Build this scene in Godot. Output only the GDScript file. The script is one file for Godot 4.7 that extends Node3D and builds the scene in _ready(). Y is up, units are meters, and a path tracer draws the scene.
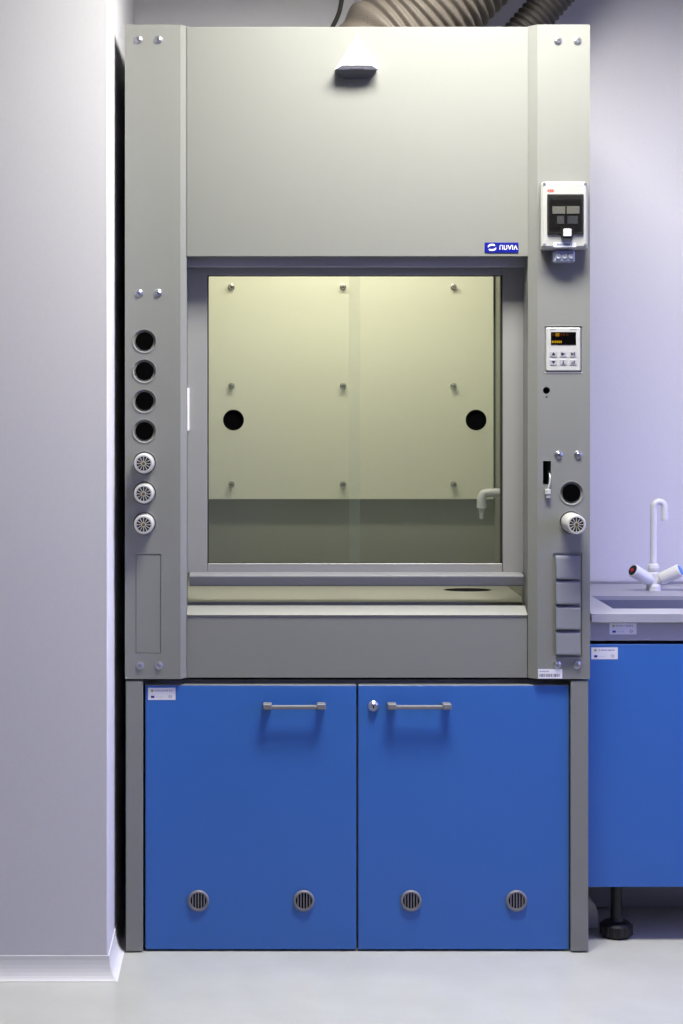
extends Node3D
# A laboratory fume hood beside a white pillar, a sink bench on its right.
# z = 0 is the front plane of the hood, the camera stands 4.2 m in front of it.

const F := 1628.0            # focal length in pixels of a 683 x 1024 frame
const CX := -0.290
const CY := 1.44
const CZ := 4.2
const VX := 245.0            # where the optical axis meets the frame
const VY := 395.0

var origin := {}
var mats := {}

# ------------------------------------------------------------------ pixel -> place on the plane z
func wx(px: float, z: float) -> float:
	return CX + (px - VX) * (CZ - z) / F

func wy(py: float, z: float) -> float:
	return CY - (py - VY) * (CZ - z) / F

func wp(px: float, py: float, z: float) -> Vector3:
	return Vector3(wx(px, z), wy(py, z), z)

func zfloor(py: float, height: float) -> float:      # depth of a point that lies at a given height
	return CZ - (CY - height) * F / (py - VY)

# ------------------------------------------------------------------ mesh helpers
func tool() -> SurfaceTool:
	var st := SurfaceTool.new()
	st.begin(Mesh.PRIMITIVE_TRIANGLES)
	st.set_smooth_group(-1)
	return st

func done(st: SurfaceTool) -> ArrayMesh:
	st.generate_normals()
	return st.commit()

func tri(st: SurfaceTool, a: Vector3, b: Vector3, c: Vector3, inside: Vector3) -> void:
	var n := (b - a).cross(c - a)
	if n.length_squared() < 1e-18:
		return
	# front faces run clockwise: the cross product points inwards
	if n.dot((a + b + c) / 3.0 - inside) > 0.0:
		st.add_vertex(a); st.add_vertex(c); st.add_vertex(b)
	else:
		st.add_vertex(a); st.add_vertex(b); st.add_vertex(c)

func quad(st: SurfaceTool, a: Vector3, b: Vector3, c: Vector3, d: Vector3, inside: Vector3) -> void:
	tri(st, a, b, c, inside)
	tri(st, a, c, d, inside)

func add_box(st: SurfaceTool, lo: Vector3, hi: Vector3, bevel := 0.0) -> void:
	var c := (lo + hi) / 2.0
	var h := (hi - lo) / 2.0
	var b: float = minf(bevel, minf(h.x, minf(h.y, h.z)) * 0.9)
	var f := func(sx: int, sy: int, sz: int, axis: int) -> Vector3:
		var v := Vector3(sx * (h.x - (0.0 if axis == 0 else b)), sy * (h.y - (0.0 if axis == 1 else b)), sz * (h.z - (0.0 if axis == 2 else b)))
		return c + v
	var s := [-1, 1]
	for a in s:
		quad(st, f.call(a, -1, -1, 0), f.call(a, 1, -1, 0), f.call(a, 1, 1, 0), f.call(a, -1, 1, 0), c)
		quad(st, f.call(-1, a, -1, 1), f.call(1, a, -1, 1), f.call(1, a, 1, 1), f.call(-1, a, 1, 1), c)
		quad(st, f.call(-1, -1, a, 2), f.call(1, -1, a, 2), f.call(1, 1, a, 2), f.call(-1, 1, a, 2), c)
	if b <= 0.0:
		return
	for a in s:
		for e in s:
			quad(st, f.call(a, e, -1, 0), f.call(a, e, 1, 0), f.call(a, e, 1, 1), f.call(a, e, -1, 1), c)
			quad(st, f.call(a, -1, e, 0), f.call(a, 1, e, 0), f.call(a, 1, e, 2), f.call(a, -1, e, 2), c)
			quad(st, f.call(-1, a, e, 1), f.call(1, a, e, 1), f.call(1, a, e, 2), f.call(-1, a, e, 2), c)
			for g in s:
				tri(st, f.call(a, e, g, 0), f.call(a, e, g, 1), f.call(a, e, g, 2), c)

func box(lo: Vector3, hi: Vector3, bevel := 0.0) -> ArrayMesh:
	var st := tool()
	add_box(st, lo, hi, bevel)
	return done(st)

# a box given by pixels on its front plane, reaching back by depth
func pbox(x0: float, y0: float, x1: float, y1: float, z: float, depth: float, bevel := 0.0) -> ArrayMesh:
	return box(Vector3(wx(x0, z), wy(y1, z), z - depth), Vector3(wx(x1, z), wy(y0, z), z), bevel)

# a profile of (z, y) points swept along x; the profile is star-shaped about its middle
func add_profile(st: SurfaceTool, pts: PackedVector2Array, x0: float, x1: float) -> void:
	var m := Vector2.ZERO
	for p in pts:
		m += p
	m /= pts.size()
	var idx := Geometry2D.triangulate_polygon(pts)
	var mid := Vector3((x0 + x1) / 2, m.y, m.x)
	for i in pts.size():
		var a := pts[i]
		var b := pts[(i + 1) % pts.size()]
		quad(st, Vector3(x0, a.y, a.x), Vector3(x1, a.y, a.x), Vector3(x1, b.y, b.x), Vector3(x0, b.y, b.x), mid)
	for x in [x0, x1]:
		for k in range(0, idx.size(), 3):
			tri(st, Vector3(x, pts[idx[k]].y, pts[idx[k]].x), Vector3(x, pts[idx[k + 1]].y, pts[idx[k + 1]].x), Vector3(x, pts[idx[k + 2]].y, pts[idx[k + 2]].x), mid)

func profile(pts: PackedVector2Array, x0: float, x1: float) -> ArrayMesh:
	var st := tool()
	add_profile(st, pts, x0, x1)
	return done(st)

# a (radius, height) profile turned about an axis
func add_lathe(st: SurfaceTool, prof: Array, at := Vector3.ZERO, axis := Vector3.BACK, seg := 32, sx := 1.0, sy := 1.0) -> void:
	var u := axis.cross(Vector3.UP if absf(axis.y) < 0.9 else Vector3.RIGHT).normalized()
	var v := axis.cross(u).normalized()
	for i in prof.size() - 1:
		st.set_smooth_group(i + 1)
		var p: Vector2 = prof[i]
		var q: Vector2 = prof[i + 1]
		# which way is out: the side that lies left of the profile's direction
		var d := (q - p).normalized()
		for k in seg:
			var t0 := TAU * k / seg
			var t1 := TAU * (k + 1) / seg
			var e0 := u * cos(t0) * sx + v * sin(t0) * sy
			var e1 := u * cos(t1) * sx + v * sin(t1) * sy
			var em := (e0 + e1) / 2.0
			var out := em * d.y - axis * d.x
			var a := at + e0 * p.x + axis * p.y
			var b := at + e1 * p.x + axis * p.y
			var c := at + e1 * q.x + axis * q.y
			var g := at + e0 * q.x + axis * q.y
			var mid := (a + b + c + g) / 4.0 - out
			tri(st, a, b, c, mid)
			tri(st, a, c, g, mid)
	st.set_smooth_group(-1)

func lathe(prof: Array, axis := Vector3.BACK, seg := 32, sx := 1.0, sy := 1.0) -> ArrayMesh:
	var st := tool()
	add_lathe(st, prof, Vector3.ZERO, axis, seg, sx, sy)
	return done(st)

func add_tube(st: SurfaceTool, pts: Array, radii: Array, seg := 20) -> void:
	var rings := []
	var side := Vector3.ZERO
	for i in pts.size():
		var dir: Vector3 = (pts[mini(i + 1, pts.size() - 1)] - pts[maxi(i - 1, 0)]).normalized()
		if side == Vector3.ZERO:
			side = dir.cross(Vector3.UP if absf(dir.y) < 0.9 else Vector3.RIGHT).normalized()
		side = (side - dir * side.dot(dir)).normalized()
		var up := dir.cross(side)
		var ring := []
		var r: float = radii[mini(i, radii.size() - 1)]
		for k in seg:
			var t := TAU * k / seg
			ring.append(pts[i] + (side * cos(t) + up * sin(t)) * r)
		rings.append(ring)
	st.set_smooth_group(1)
	for i in pts.size() - 1:
		var mid: Vector3 = (pts[i] + pts[i + 1]) / 2.0
		for k in seg:
			quad(st, rings[i][k], rings[i][(k + 1) % seg], rings[i + 1][(k + 1) % seg], rings[i + 1][k], mid)
	st.set_smooth_group(-1)
	for k in seg:
		tri(st, rings[0][k], rings[0][(k + 1) % seg], pts[0], pts[1])
		tri(st, rings[-1][k], rings[-1][(k + 1) % seg], pts[-1], pts[-2])

func tube(pts: Array, radii: Array, seg := 20) -> ArrayMesh:
	var st := tool()
	add_tube(st, pts, radii, seg)
	return done(st)

func smooth_path(keys: Array, n: int) -> Array:
	var c := Curve3D.new()
	for i in keys.size():
		var t: Vector3 = (keys[mini(i + 1, keys.size() - 1)] - keys[maxi(i - 1, 0)]) / 6.0
		c.add_point(keys[i], -t, t)
	var out := []
	for i in n:
		out.append(c.sample_baked(c.get_baked_length() * i / (n - 1), true))
	return out

func text_mesh(s: String, height: float, bold := false, font_name := "Droid Sans") -> TextMesh:
	var f := SystemFont.new()
	f.font_names = PackedStringArray([font_name])
	if bold:
		f.font_weight = 700
	var t := TextMesh.new()
	t.text = s
	t.font = f
	t.font_size = 32
	t.pixel_size = height / 32.0
	t.depth = 0.0006
	t.curve_step = 2.0
	return t

# CSG: a solid with pieces cut away; it becomes one mesh
func carve(solid: CSGShape3D, cuts: Array) -> CSGCombiner3D:
	var root := CSGCombiner3D.new()
	solid.name = "solid"
	root.add_child(solid, true)
	for c in cuts:
		c.operation = CSGShape3D.OPERATION_SUBTRACTION
		c.name = "cut"
		root.add_child(c, true)
	return root

func csg_box(lo: Vector3, hi: Vector3) -> CSGBox3D:
	var b := CSGBox3D.new()
	b.size = hi - lo
	b.position = (lo + hi) / 2.0
	return b

func csg_disc(at: Vector3, r: float, depth: float, axis := Vector3.BACK) -> CSGCylinder3D:
	var c := CSGCylinder3D.new()
	c.radius = r
	c.height = depth
	c.sides = 40
	c.position = at
	if axis == Vector3.BACK:
		c.rotation.x = PI / 2
	return c

# ------------------------------------------------------------------ scene helpers
func numbered(called: String) -> String:
	if not has_node(called):
		return called
	var k := 1
	while has_node("%s_%03d" % [called, k]):
		k += 1
	return "%s_%03d" % [called, k]

func thing(called: String, label: String, category: String, at := Vector3.ZERO, group := "") -> Node3D:
	var o := Node3D.new()
	o.name = numbered(called)
	add_child(o)
	o.position = at
	origin[o] = at
	o.set_meta("label", label)
	o.set_meta("category", category)
	if group:
		o.set_meta("group", group)
	return o

func part(parent: Node3D, called: String, shape, m: Material, at := Vector3.ZERO, label := "") -> GeometryInstance3D:
	var o: GeometryInstance3D
	if shape is CSGShape3D:
		o = shape
	else:
		o = MeshInstance3D.new()
		o.mesh = shape
	o.name = called
	o.material_override = m
	parent.add_child(o, true)
	o.position = at - origin.get(parent, Vector3.ZERO)
	origin[o] = at
	if label:
		o.set_meta("label", label)
	return o

func solo(called: String, mesh, m: Material, label: String, category: String, at := Vector3.ZERO, group := "") -> GeometryInstance3D:
	var o := part(self, numbered(called), mesh, m, at)
	o.set_meta("label", label)
	o.set_meta("category", category)
	if group:
		o.set_meta("group", group)
	return o

func structure(called: String, mesh, m: Material, label: String, category: String, parent: Node3D = self) -> GeometryInstance3D:
	var o := part(parent, called, mesh, m)
	if parent == self:
		o.set_meta("kind", "structure")
		o.set_meta("label", label)
		o.set_meta("category", category)
	return o

# ------------------------------------------------------------------ materials
func mat(called: String, c: Color, rough := 0.5, metal := 0.0) -> StandardMaterial3D:
	var m := StandardMaterial3D.new()
	m.resource_name = called
	m.albedo_color = c
	m.roughness = rough
	m.metallic = metal
	mats[called] = m
	return m

func noise_tex(size: int, freq: float, lo: Color, hi: Color, seed_value: int, octaves := 4, normal := false, bump := 4.0) -> ImageTexture:
	var n := FastNoiseLite.new()
	n.seed = seed_value
	n.frequency = freq
	n.fractal_octaves = octaves
	var img := n.get_seamless_image(size, size, false, false, 0.2)
	img.convert(Image.FORMAT_RGB8)
	if normal:
		img.bump_map_to_normal_map(bump)
	else:
		for y in size:
			for x in size:
				img.set_pixel(x, y, lo.lerp(hi, img.get_pixel(x, y).r))
	return ImageTexture.create_from_image(img)

func textured(m: StandardMaterial3D, tex: Texture2D, scale: float, bump: Texture2D = null, depth := 0.02) -> void:
	m.albedo_texture = tex
	m.uv1_triplanar = true
	m.uv1_world_triplanar = true
	m.uv1_scale = Vector3.ONE * scale
	if bump:
		m.heightmap_enabled = true
		m.heightmap_texture = bump
		m.heightmap_scale = depth

func make_materials() -> void:
	var fine := noise_tex(256, 0.05, Color(0.985, 0.985, 0.985), Color(1, 1, 1), 3)
	var broad := noise_tex(256, 0.012, Color(0.96, 0.96, 0.955), Color(1, 1, 1), 8)
	textured(mat("wall_paint", Color(0.775, 0.77, 0.805), 0.75), fine, 6.0)
	textured(mat("ceiling_paint", Color(0.88, 0.88, 0.89), 0.9), fine, 1.0)
	textured(mat("floor_vinyl", Color(0.69, 0.695, 0.69), 0.22), broad, 1.3)
	textured(mat("hood_paint", Color(0.458, 0.463, 0.46), 0.48), fine, 12.0)
	mat("hood_groove", Color(0.30, 0.31, 0.31), 0.6)
	mat("aluminium", Color(0.56, 0.56, 0.57), 0.45, 0.2)
	mat("header", Color(0.60, 0.60, 0.64), 0.5, 0.1)
	mat("liner", Color(0.52, 0.52, 0.48), 0.65)
	mat("baffle", Color(0.84, 0.84, 0.76), 0.4)
	mat("ceramic", Color(0.54, 0.54, 0.51), 0.3)
	textured(mat("blue_laminate", Color(0.165, 0.365, 0.665), 0.42), fine, 12.0)
	mat("black", Color(0.008, 0.008, 0.009), 0.6).metallic_specular = 0.12
	mat("rubber", Color(0.04, 0.04, 0.045), 0.7)
	mat("dark_plastic", Color(0.05, 0.05, 0.065), 0.55)
	mat("chrome", Color(0.74, 0.75, 0.79), 0.3, 1.0)
	mat("box_white", Color(0.61, 0.61, 0.615), 0.45)
	mat("tap_white", Color(0.84, 0.84, 0.85), 0.3)
	mat("lamp_white", Color(0.88, 0.88, 0.88), 0.5)
	mat("lamp_shadow_and_mark", Color(0.25, 0.25, 0.30), 0.4)  # shadow under the pyramid lamp put into the colour; its marking shares it
	mat("lamp_band", Color(0.50, 0.50, 0.56), 0.5)  # front band of the white lamp, its weaker light painted in as grey
	mat("steel", Color(0.66, 0.66, 0.64), 0.25, 1.0)
	mat("brass", Color(0.45, 0.36, 0.12), 0.4, 0.8)
	mat("white_plastic", Color(0.66, 0.66, 0.665), 0.4)
	mat("handle_grey", Color(0.40, 0.40, 0.43), 0.55)
	mat("vent_grey", Color(0.42, 0.42, 0.46), 0.5)
	mat("socket_grey", Color(0.46, 0.47, 0.50), 0.42)
	mat("counter", Color(0.58, 0.58, 0.63), 0.35)
	mat("basin", Color(0.40, 0.41, 0.50), 0.4)
	mat("skirting", Color(0.79, 0.79, 0.81), 0.7)
	textured(mat("duct_cloth", Color(0.52, 0.485, 0.46), 0.6), noise_tex(256, 0.12, Color(0.45, 0.44, 0.43), Color(1, 1, 1), 21), 9.0, null)
	mat("duct_dark", Color(0.20, 0.185, 0.185), 0.6)
	mat("sign_blue", Color(0.01, 0.07, 0.50), 0.35)
	mat("print_white", Color(0.90, 0.90, 0.92), 0.5)
	mat("key_face", Color(0.60, 0.60, 0.64), 0.5)
	mat("sash_grey", Color(0.40, 0.405, 0.43), 0.45)
	mat("print_red", Color(0.80, 0.22, 0.18), 0.5)
	mat("print_grey", Color(0.35, 0.36, 0.40), 0.5)
	mat("print_black", Color(0.07, 0.07, 0.09), 0.5)
	mat("tap_red", Color(0.75, 0.12, 0.12), 0.4)
	mat("tap_blue", Color(0.15, 0.45, 0.75), 0.4)
	mat("tap_green", Color(0.05, 0.11, 0.08), 0.4)
	mat("breaker_grey", Color(0.62, 0.62, 0.60), 0.5)
	mat("gland", Color(0.50, 0.52, 0.60), 0.4)
	mat("louvre", Color(0.55, 0.55, 0.55), 0.4, 0.6)
	mat("frame_white", Color(0.85, 0.85, 0.86), 0.4)
	var g := mat("glass", Color(0.70, 0.78, 0.68, 0.03), 0.02)
	g.transparency = BaseMaterial3D.TRANSPARENCY_ALPHA
	var wg := mat("window_glass", Color(0.97, 0.98, 1.0, 0.05), 0.02)
	wg.transparency = BaseMaterial3D.TRANSPARENCY_ALPHA
	var sm := mat("smoked", Color(0.05, 0.045, 0.045, 0.25), 0.05)
	sm.transparency = BaseMaterial3D.TRANSPARENCY_ALPHA
	var lamp := mat("lamp_glow", Color(1, 1, 1), 0.5)
	lamp.emission_enabled = true
	lamp.emission = Color(1.0, 0.99, 0.86)
	lamp.emission_energy_multiplier = 1.0

# ------------------------------------------------------------------ pictures (flat print)
func sticker_material(called: String, seed_value: int) -> StandardMaterial3D:
	var img := Image.create(160, 76, false, Image.FORMAT_RGB8)
	img.fill(Color(0.80, 0.80, 0.84))
	var r := RandomNumberGenerator.new()
	r.seed = seed_value
	for y in range(-9, 10):
		for x in range(-9, 10):
			if x * x + y * y < 80:
				img.set_pixel(24 + x, 18 + y, Color(0.62, 0.60, 0.36))
	var x := 40
	while x < 140:
		var w := r.randi_range(3, 8)
		img.fill_rect(Rect2i(x, 13, w, 10), Color(0.48, 0.50, 0.60))
		x += w + r.randi_range(2, 6)
	img.fill_rect(Rect2i(17, 50, 20, 14), Color(0.10, 0.10, 0.48))
	x = 44
	while x < 88:
		var w := r.randi_range(2, 5)
		img.fill_rect(Rect2i(x, 55, w, 5), Color(0.66, 0.64, 0.70))
		x += w + 3
	for y in range(-10, 11):
		for k in range(-10, 11):
			var d := sqrt(float(k * k + y * y))
			if d < 10.5 and d > 6.5 or (absi(y) < 2 and d < 8.0):
				img.set_pixel(128 + k, 54 + y, Color(0.58, 0.60, 0.62))
	var m := mat(called, Color.WHITE, 0.5)
	m.albedo_texture = ImageTexture.create_from_image(img)
	return m

func id_label_material() -> StandardMaterial3D:
	var img := Image.create(120, 48, false, Image.FORMAT_RGB8)
	img.fill(Color(0.82, 0.82, 0.86))
	var r := RandomNumberGenerator.new()
	r.seed = 4
	var x := 6
	while x < 56:
		var w := r.randi_range(2, 5)
		img.fill_rect(Rect2i(x, 9, w, 6), Color(0.5, 0.5, 0.56))
		x += w + 2
	x = 6
	while x < 108:
		var w := r.randi_range(1, 4)
		img.fill_rect(Rect2i(x, 24, w, 16), Color(0.32, 0.32, 0.38))
		x += w + r.randi_range(1, 3)
	var m := mat("id_label", Color.WHITE, 0.5)
	m.albedo_texture = ImageTexture.create_from_image(img)
	return m

func name_plate_material() -> StandardMaterial3D:
	var img := Image.create(120, 28, false, Image.FORMAT_RGB8)
	img.fill(Color(0.74, 0.75, 0.82))
	var r := RandomNumberGenerator.new()
	r.seed = 9
	var x := 18
	while x < 84:
		img.fill_rect(Rect2i(x, 8, 6, 12), Color(0.25, 0.27, 0.38))
		img.fill_rect(Rect2i(x + 2, 10 + r.randi_range(0, 4), 2, 3), Color(0.74, 0.75, 0.82))
		x += 8
	img.fill_rect(Rect2i(94, 8, 3, 12), Color(0.25, 0.27, 0.38))
	var m := mat("name_plate", Color.WHITE, 0.5)
	m.albedo_texture = ImageTexture.create_from_image(img)
	return m

func display_material() -> StandardMaterial3D:
	var img := Image.create(100, 50, false, Image.FORMAT_RGB8)
	img.fill(Color(0.012, 0.01, 0.014))
	var amber := Color(0.80, 0.55, 0.06)
	var dim := Color(0.42, 0.20, 0.03)
	for b in [[18, 3, 16, 14]]:
		for y in b[3]:
			for x in b[2]:
				if (x / 2 + y / 2) % 3 != 0:
					img.set_pixel(b[0] + x, b[1] + y, amber)
	for b in [[5, 6, 8, 9], [38, 5, 7, 9], [48, 5, 8, 9], [60, 6, 10, 8]]:
		for y in b[3]:
			for x in b[2]:
				if (x + y) % 3 != 0:
					img.set_pixel(b[0] + x, b[1] + y, dim)
	var x0 := 4
	for w in [4, 3, 6, 5, 6, 5]:
		for y in 9:
			for x in w:
				if not (y > 2 and y < 6 and x > 1 and x < w - 2):
					img.set_pixel(x0 + x, 34 + y, Color(0.85, 0.66, 0.05))
		x0 += w + 2
	var m := mat("display_screen", Color(0.01, 0.01, 0.012), 0.15)
	m.emission_enabled = true
	m.emission_texture = ImageTexture.create_from_image(img)
	m.emission = Color(0, 0, 0)
	m.emission_energy_multiplier = 0.9
	return m

func card(w: float, h: float) -> ArrayMesh:       # a printed sheet 0.6 mm thick facing +z, uv over its front
	var st := tool()
	var p := [Vector3(-w / 2, h / 2, 0.0006), Vector3(w / 2, h / 2, 0.0006), Vector3(w / 2, -h / 2, 0.0006), Vector3(-w / 2, -h / 2, 0.0006)]
	var uv := [Vector2(0, 0), Vector2(1, 0), Vector2(1, 1), Vector2(0, 1)]
	for k in [0, 1, 2, 0, 2, 3]:
		st.set_uv(uv[k])
		st.add_vertex(p[k])
	for i in 4:
		var a: Vector3 = p[i]
		var b: Vector3 = p[(i + 1) % 4]
		st.set_uv(Vector2(0.02, 0.02))
		quad(st, a, b, Vector3(b.x, b.y, 0), Vector3(a.x, a.y, 0), Vector3(0, 0, 0.0003))
	return done(st)

# ================================================================== build
func _ready() -> void:
	# ---- camera (shifted lens, level)
	var cam := Camera3D.new()
	cam.name = "camera"
	cam.position = Vector3(CX, CY, CZ)
	cam.projection = Camera3D.PROJECTION_FRUSTUM
	cam.near = 0.05
	cam.far = 60.0
	cam.size = 1024.0 / F * cam.near
	cam.frustum_offset = Vector2(341.5 - VX, VY - 512.0) / F * cam.near
	add_child(cam)
	cam.current = true

	# ---- sky, environment, exposure
	var env := Environment.new()
	env.background_mode = Environment.BG_SKY
	var sky := Sky.new()
	var psm := ProceduralSkyMaterial.new()
	psm.sky_top_color = Color(0.62, 0.63, 1.0)
	psm.sky_horizon_color = Color(0.70, 0.705, 1.0)
	psm.ground_horizon_color = Color(0.60, 0.60, 0.70)
	psm.ground_bottom_color = Color(0.45, 0.45, 0.52)
	psm.sky_energy_multiplier = 2.5
	psm.ground_energy_multiplier = 0.9
	sky.sky_material = psm
	env.sky = sky
	env.tonemap_mode = Environment.TONE_MAPPER_LINEAR
	env.tonemap_exposure = 1.0
	env.sdfgi_enabled = true
	env.ssao_enabled = true
	env.ssil_enabled = true
	var we := WorldEnvironment.new()
	we.name = "world"
	we.environment = env
	add_child(we)

	make_materials()
	build_room()
	build_hood()
	build_cabinet()
	build_sink_bench()
	build_ducts()
	build_small_things()

# ------------------------------------------------------------------ the room
const CEIL := 3.0
const WALL_Z := -0.757

const LAMP_X := 0.46          # half length and half width of a ceiling light
const LAMP_Z := 0.24

func luminaire(x: float, z: float, energy: float) -> void:
	var l := thing("ceiling_luminaire", "long recessed ceiling light above the fume hood", "ceiling light", Vector3(x, CEIL, z))
	var y1 := CEIL + 0.13
	var st := tool()
	for s in [-1, 1]:
		add_box(st, Vector3(x + s * LAMP_X - 0.004, CEIL - 0.003, z - LAMP_Z), Vector3(x + s * LAMP_X + 0.004, y1, z + LAMP_Z))
		add_box(st, Vector3(x - LAMP_X, CEIL - 0.003, z + s * LAMP_Z - 0.004), Vector3(x + LAMP_X, y1, z + s * LAMP_Z + 0.004))
	part(l, "housing", done(st), mats.louvre)
	part(l, "lamp_panel", box(Vector3(x - LAMP_X, y1, z - LAMP_Z), Vector3(x + LAMP_X, y1 + 0.01, z + LAMP_Z)), mats.lamp_glow)
	var a := AreaLight3D.new()
	a.name = "lamp_light"
	a.area_size = Vector2(LAMP_X * 1.95, LAMP_Z * 1.9)
	a.light_energy = energy
	a.light_color = Color(1.0, 0.99, 0.93)
	a.area_range = 12.0
	a.area_attenuation = 2.0
	a.shadow_enabled = true
	l.add_child(a)
	a.position = Vector3(0, 0.125, 0)
	a.rotation.x = -PI / 2

func build_room() -> void:
	var lx := -4.2
	var rx := 2.7
	var bz := 9.0
	structure("floor", box(Vector3(lx - 0.2, -0.2, WALL_Z - 0.2), Vector3(rx + 0.2, 0, bz + 0.2)), mats.floor_vinyl, "pale grey glossy vinyl floor", "floor")
	var spots := [Vector2(0.31, 0.64)]
	var cuts := []
	for s in spots:
		cuts.append(csg_box(Vector3(s.x - LAMP_X - 0.004, CEIL - 0.1, s.y - LAMP_Z - 0.004), Vector3(s.x + LAMP_X + 0.004, CEIL + 0.16, s.y + LAMP_Z + 0.004)))
	var cm := carve(csg_box(Vector3(lx - 0.2, CEIL, WALL_Z - 0.2), Vector3(rx + 0.2, CEIL + 0.25, bz + 0.2)), cuts)
	structure("ceiling", cm, mats.ceiling_paint, "white painted ceiling", "ceiling")
	structure("wall_back", box(Vector3(lx - 0.2, 0, WALL_Z - 0.2), Vector3(rx + 0.2, CEIL, WALL_Z)), mats.wall_paint, "pale lavender painted wall behind the fume hood", "wall")
	structure("wall_front", box(Vector3(lx - 0.2, 0, bz), Vector3(rx + 0.2, CEIL, bz + 0.2)), mats.wall_paint, "painted wall opposite the fume hood", "wall")
	structure("wall_left", box(Vector3(lx - 0.2, 0, WALL_Z), Vector3(lx, CEIL, bz)), mats.wall_paint, "painted side wall beyond the pillar", "wall")
	# right wall with a wide window
	var z0 := -0.4
	var z1 := 2.8
	var y0 := 0.95
	var y1 := 2.75
	var wm := carve(csg_box(Vector3(rx, 0, WALL_Z), Vector3(rx + 0.2, CEIL, bz)), [csg_box(Vector3(rx - 0.1, y0, z0), Vector3(rx + 0.3, y1, z1))])
	structure("wall_right", wm, mats.wall_paint, "painted side wall with a wide window", "wall")
	var st := tool()
	for k in 4:
		var z := lerpf(z0 + 0.03, z1 - 0.03, k / 3.0)
		add_box(st, Vector3(rx + 0.06, y0, z - 0.03), Vector3(rx + 0.12, y1, z + 0.03), 0.004)
	for y in [y0 + 0.03, y1 - 0.03]:
		add_box(st, Vector3(rx + 0.062, y - 0.03, z0), Vector3(rx + 0.118, y + 0.03, z1), 0.004)
	var win := structure("window_1", done(st), mats.frame_white, "wide white framed window in the side wall", "window")
	for k in 3:
		part(win, "pane", box(Vector3(rx + 0.088, y0 + 0.05, lerpf(z0, z1, k / 3.0) + 0.04), Vector3(rx + 0.092, y1 - 0.05, lerpf(z0, z1, (k + 1) / 3.0) - 0.04)), mats.window_glass)
	# the white pillar at the left
	var px := wx(108, 0.18)
	structure("wall_pillar", box(Vector3(-1.75, 0, WALL_Z), Vector3(px, CEIL, 0.18), 0.003), mats.wall_paint, "white painted pillar standing beside the fume hood", "pillar")
	var h := 0.056
	var d := 0.026
	var prof := PackedVector2Array()
	prof.append(Vector2(0, 0))
	for k in 9:
		var t := PI / 2 * k / 8
		prof.append(Vector2(d - (d - 0.003) * sin(t), 0.001 + (h - 0.001) * (1.0 - cos(t))))
	prof.append(Vector2(0, h))
	st = tool()
	for i in prof.size():
		var a := prof[i]
		var b := prof[(i + 1) % prof.size()]
		var mid := Vector3(px, 0.01, 0.18)
		quad(st, Vector3(-1.75, a.y, 0.18 + a.x), Vector3(px + a.x, a.y, 0.18 + a.x), Vector3(px + b.x, b.y, 0.18 + b.x), Vector3(-1.75, b.y, 0.18 + b.x), Vector3(-1.2, 0.0, 0.17))
		quad(st, Vector3(px + a.x, a.y, 0.18 + a.x), Vector3(px + a.x, a.y, WALL_Z), Vector3(px + b.x, b.y, WALL_Z), Vector3(px + b.x, b.y, 0.18 + b.x), Vector3(px - 0.01, 0.0, -0.3))
	structure("baseboard_left", done(st), mats.skirting, "white coved skirting around the foot of the pillar", "skirting")
	for s in spots:
		luminaire(s.x, s.y, 13.9)

# ------------------------------------------------------------------ the fume hood
var screw_mesh: ArrayMesh
var plug_ring: ArrayMesh
var plug_disc: ArrayMesh

func screw(panel: Node3D, px: float, py: float, z: float, r := 0.0105) -> void:
	var s := part(panel, "screw", lathe([Vector2(r, 0), Vector2(r, 0.0012), Vector2(r * 0.9, 0.0018), Vector2(r * 0.64, 0.0018), Vector2(r * 0.62, 0.0042), Vector2(r * 0.5, 0.005), Vector2(r * 0.36, 0.005), Vector2(r * 0.34, 0.003), Vector2(0, 0.003)], Vector3.BACK, 20), mats.chrome, wp(px, py, z))
	s.set_meta("label", "small chrome cap screw")

func plug(panel: Node3D, px: float, py: float) -> void:
	var p := part(panel, "bezel_ring", plug_ring, mats.hood_paint, wp(px, py, 0))
	part(p, "blank_plug", plug_disc, mats.black, wp(px, py, 0), "black round blanking plug")

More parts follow.
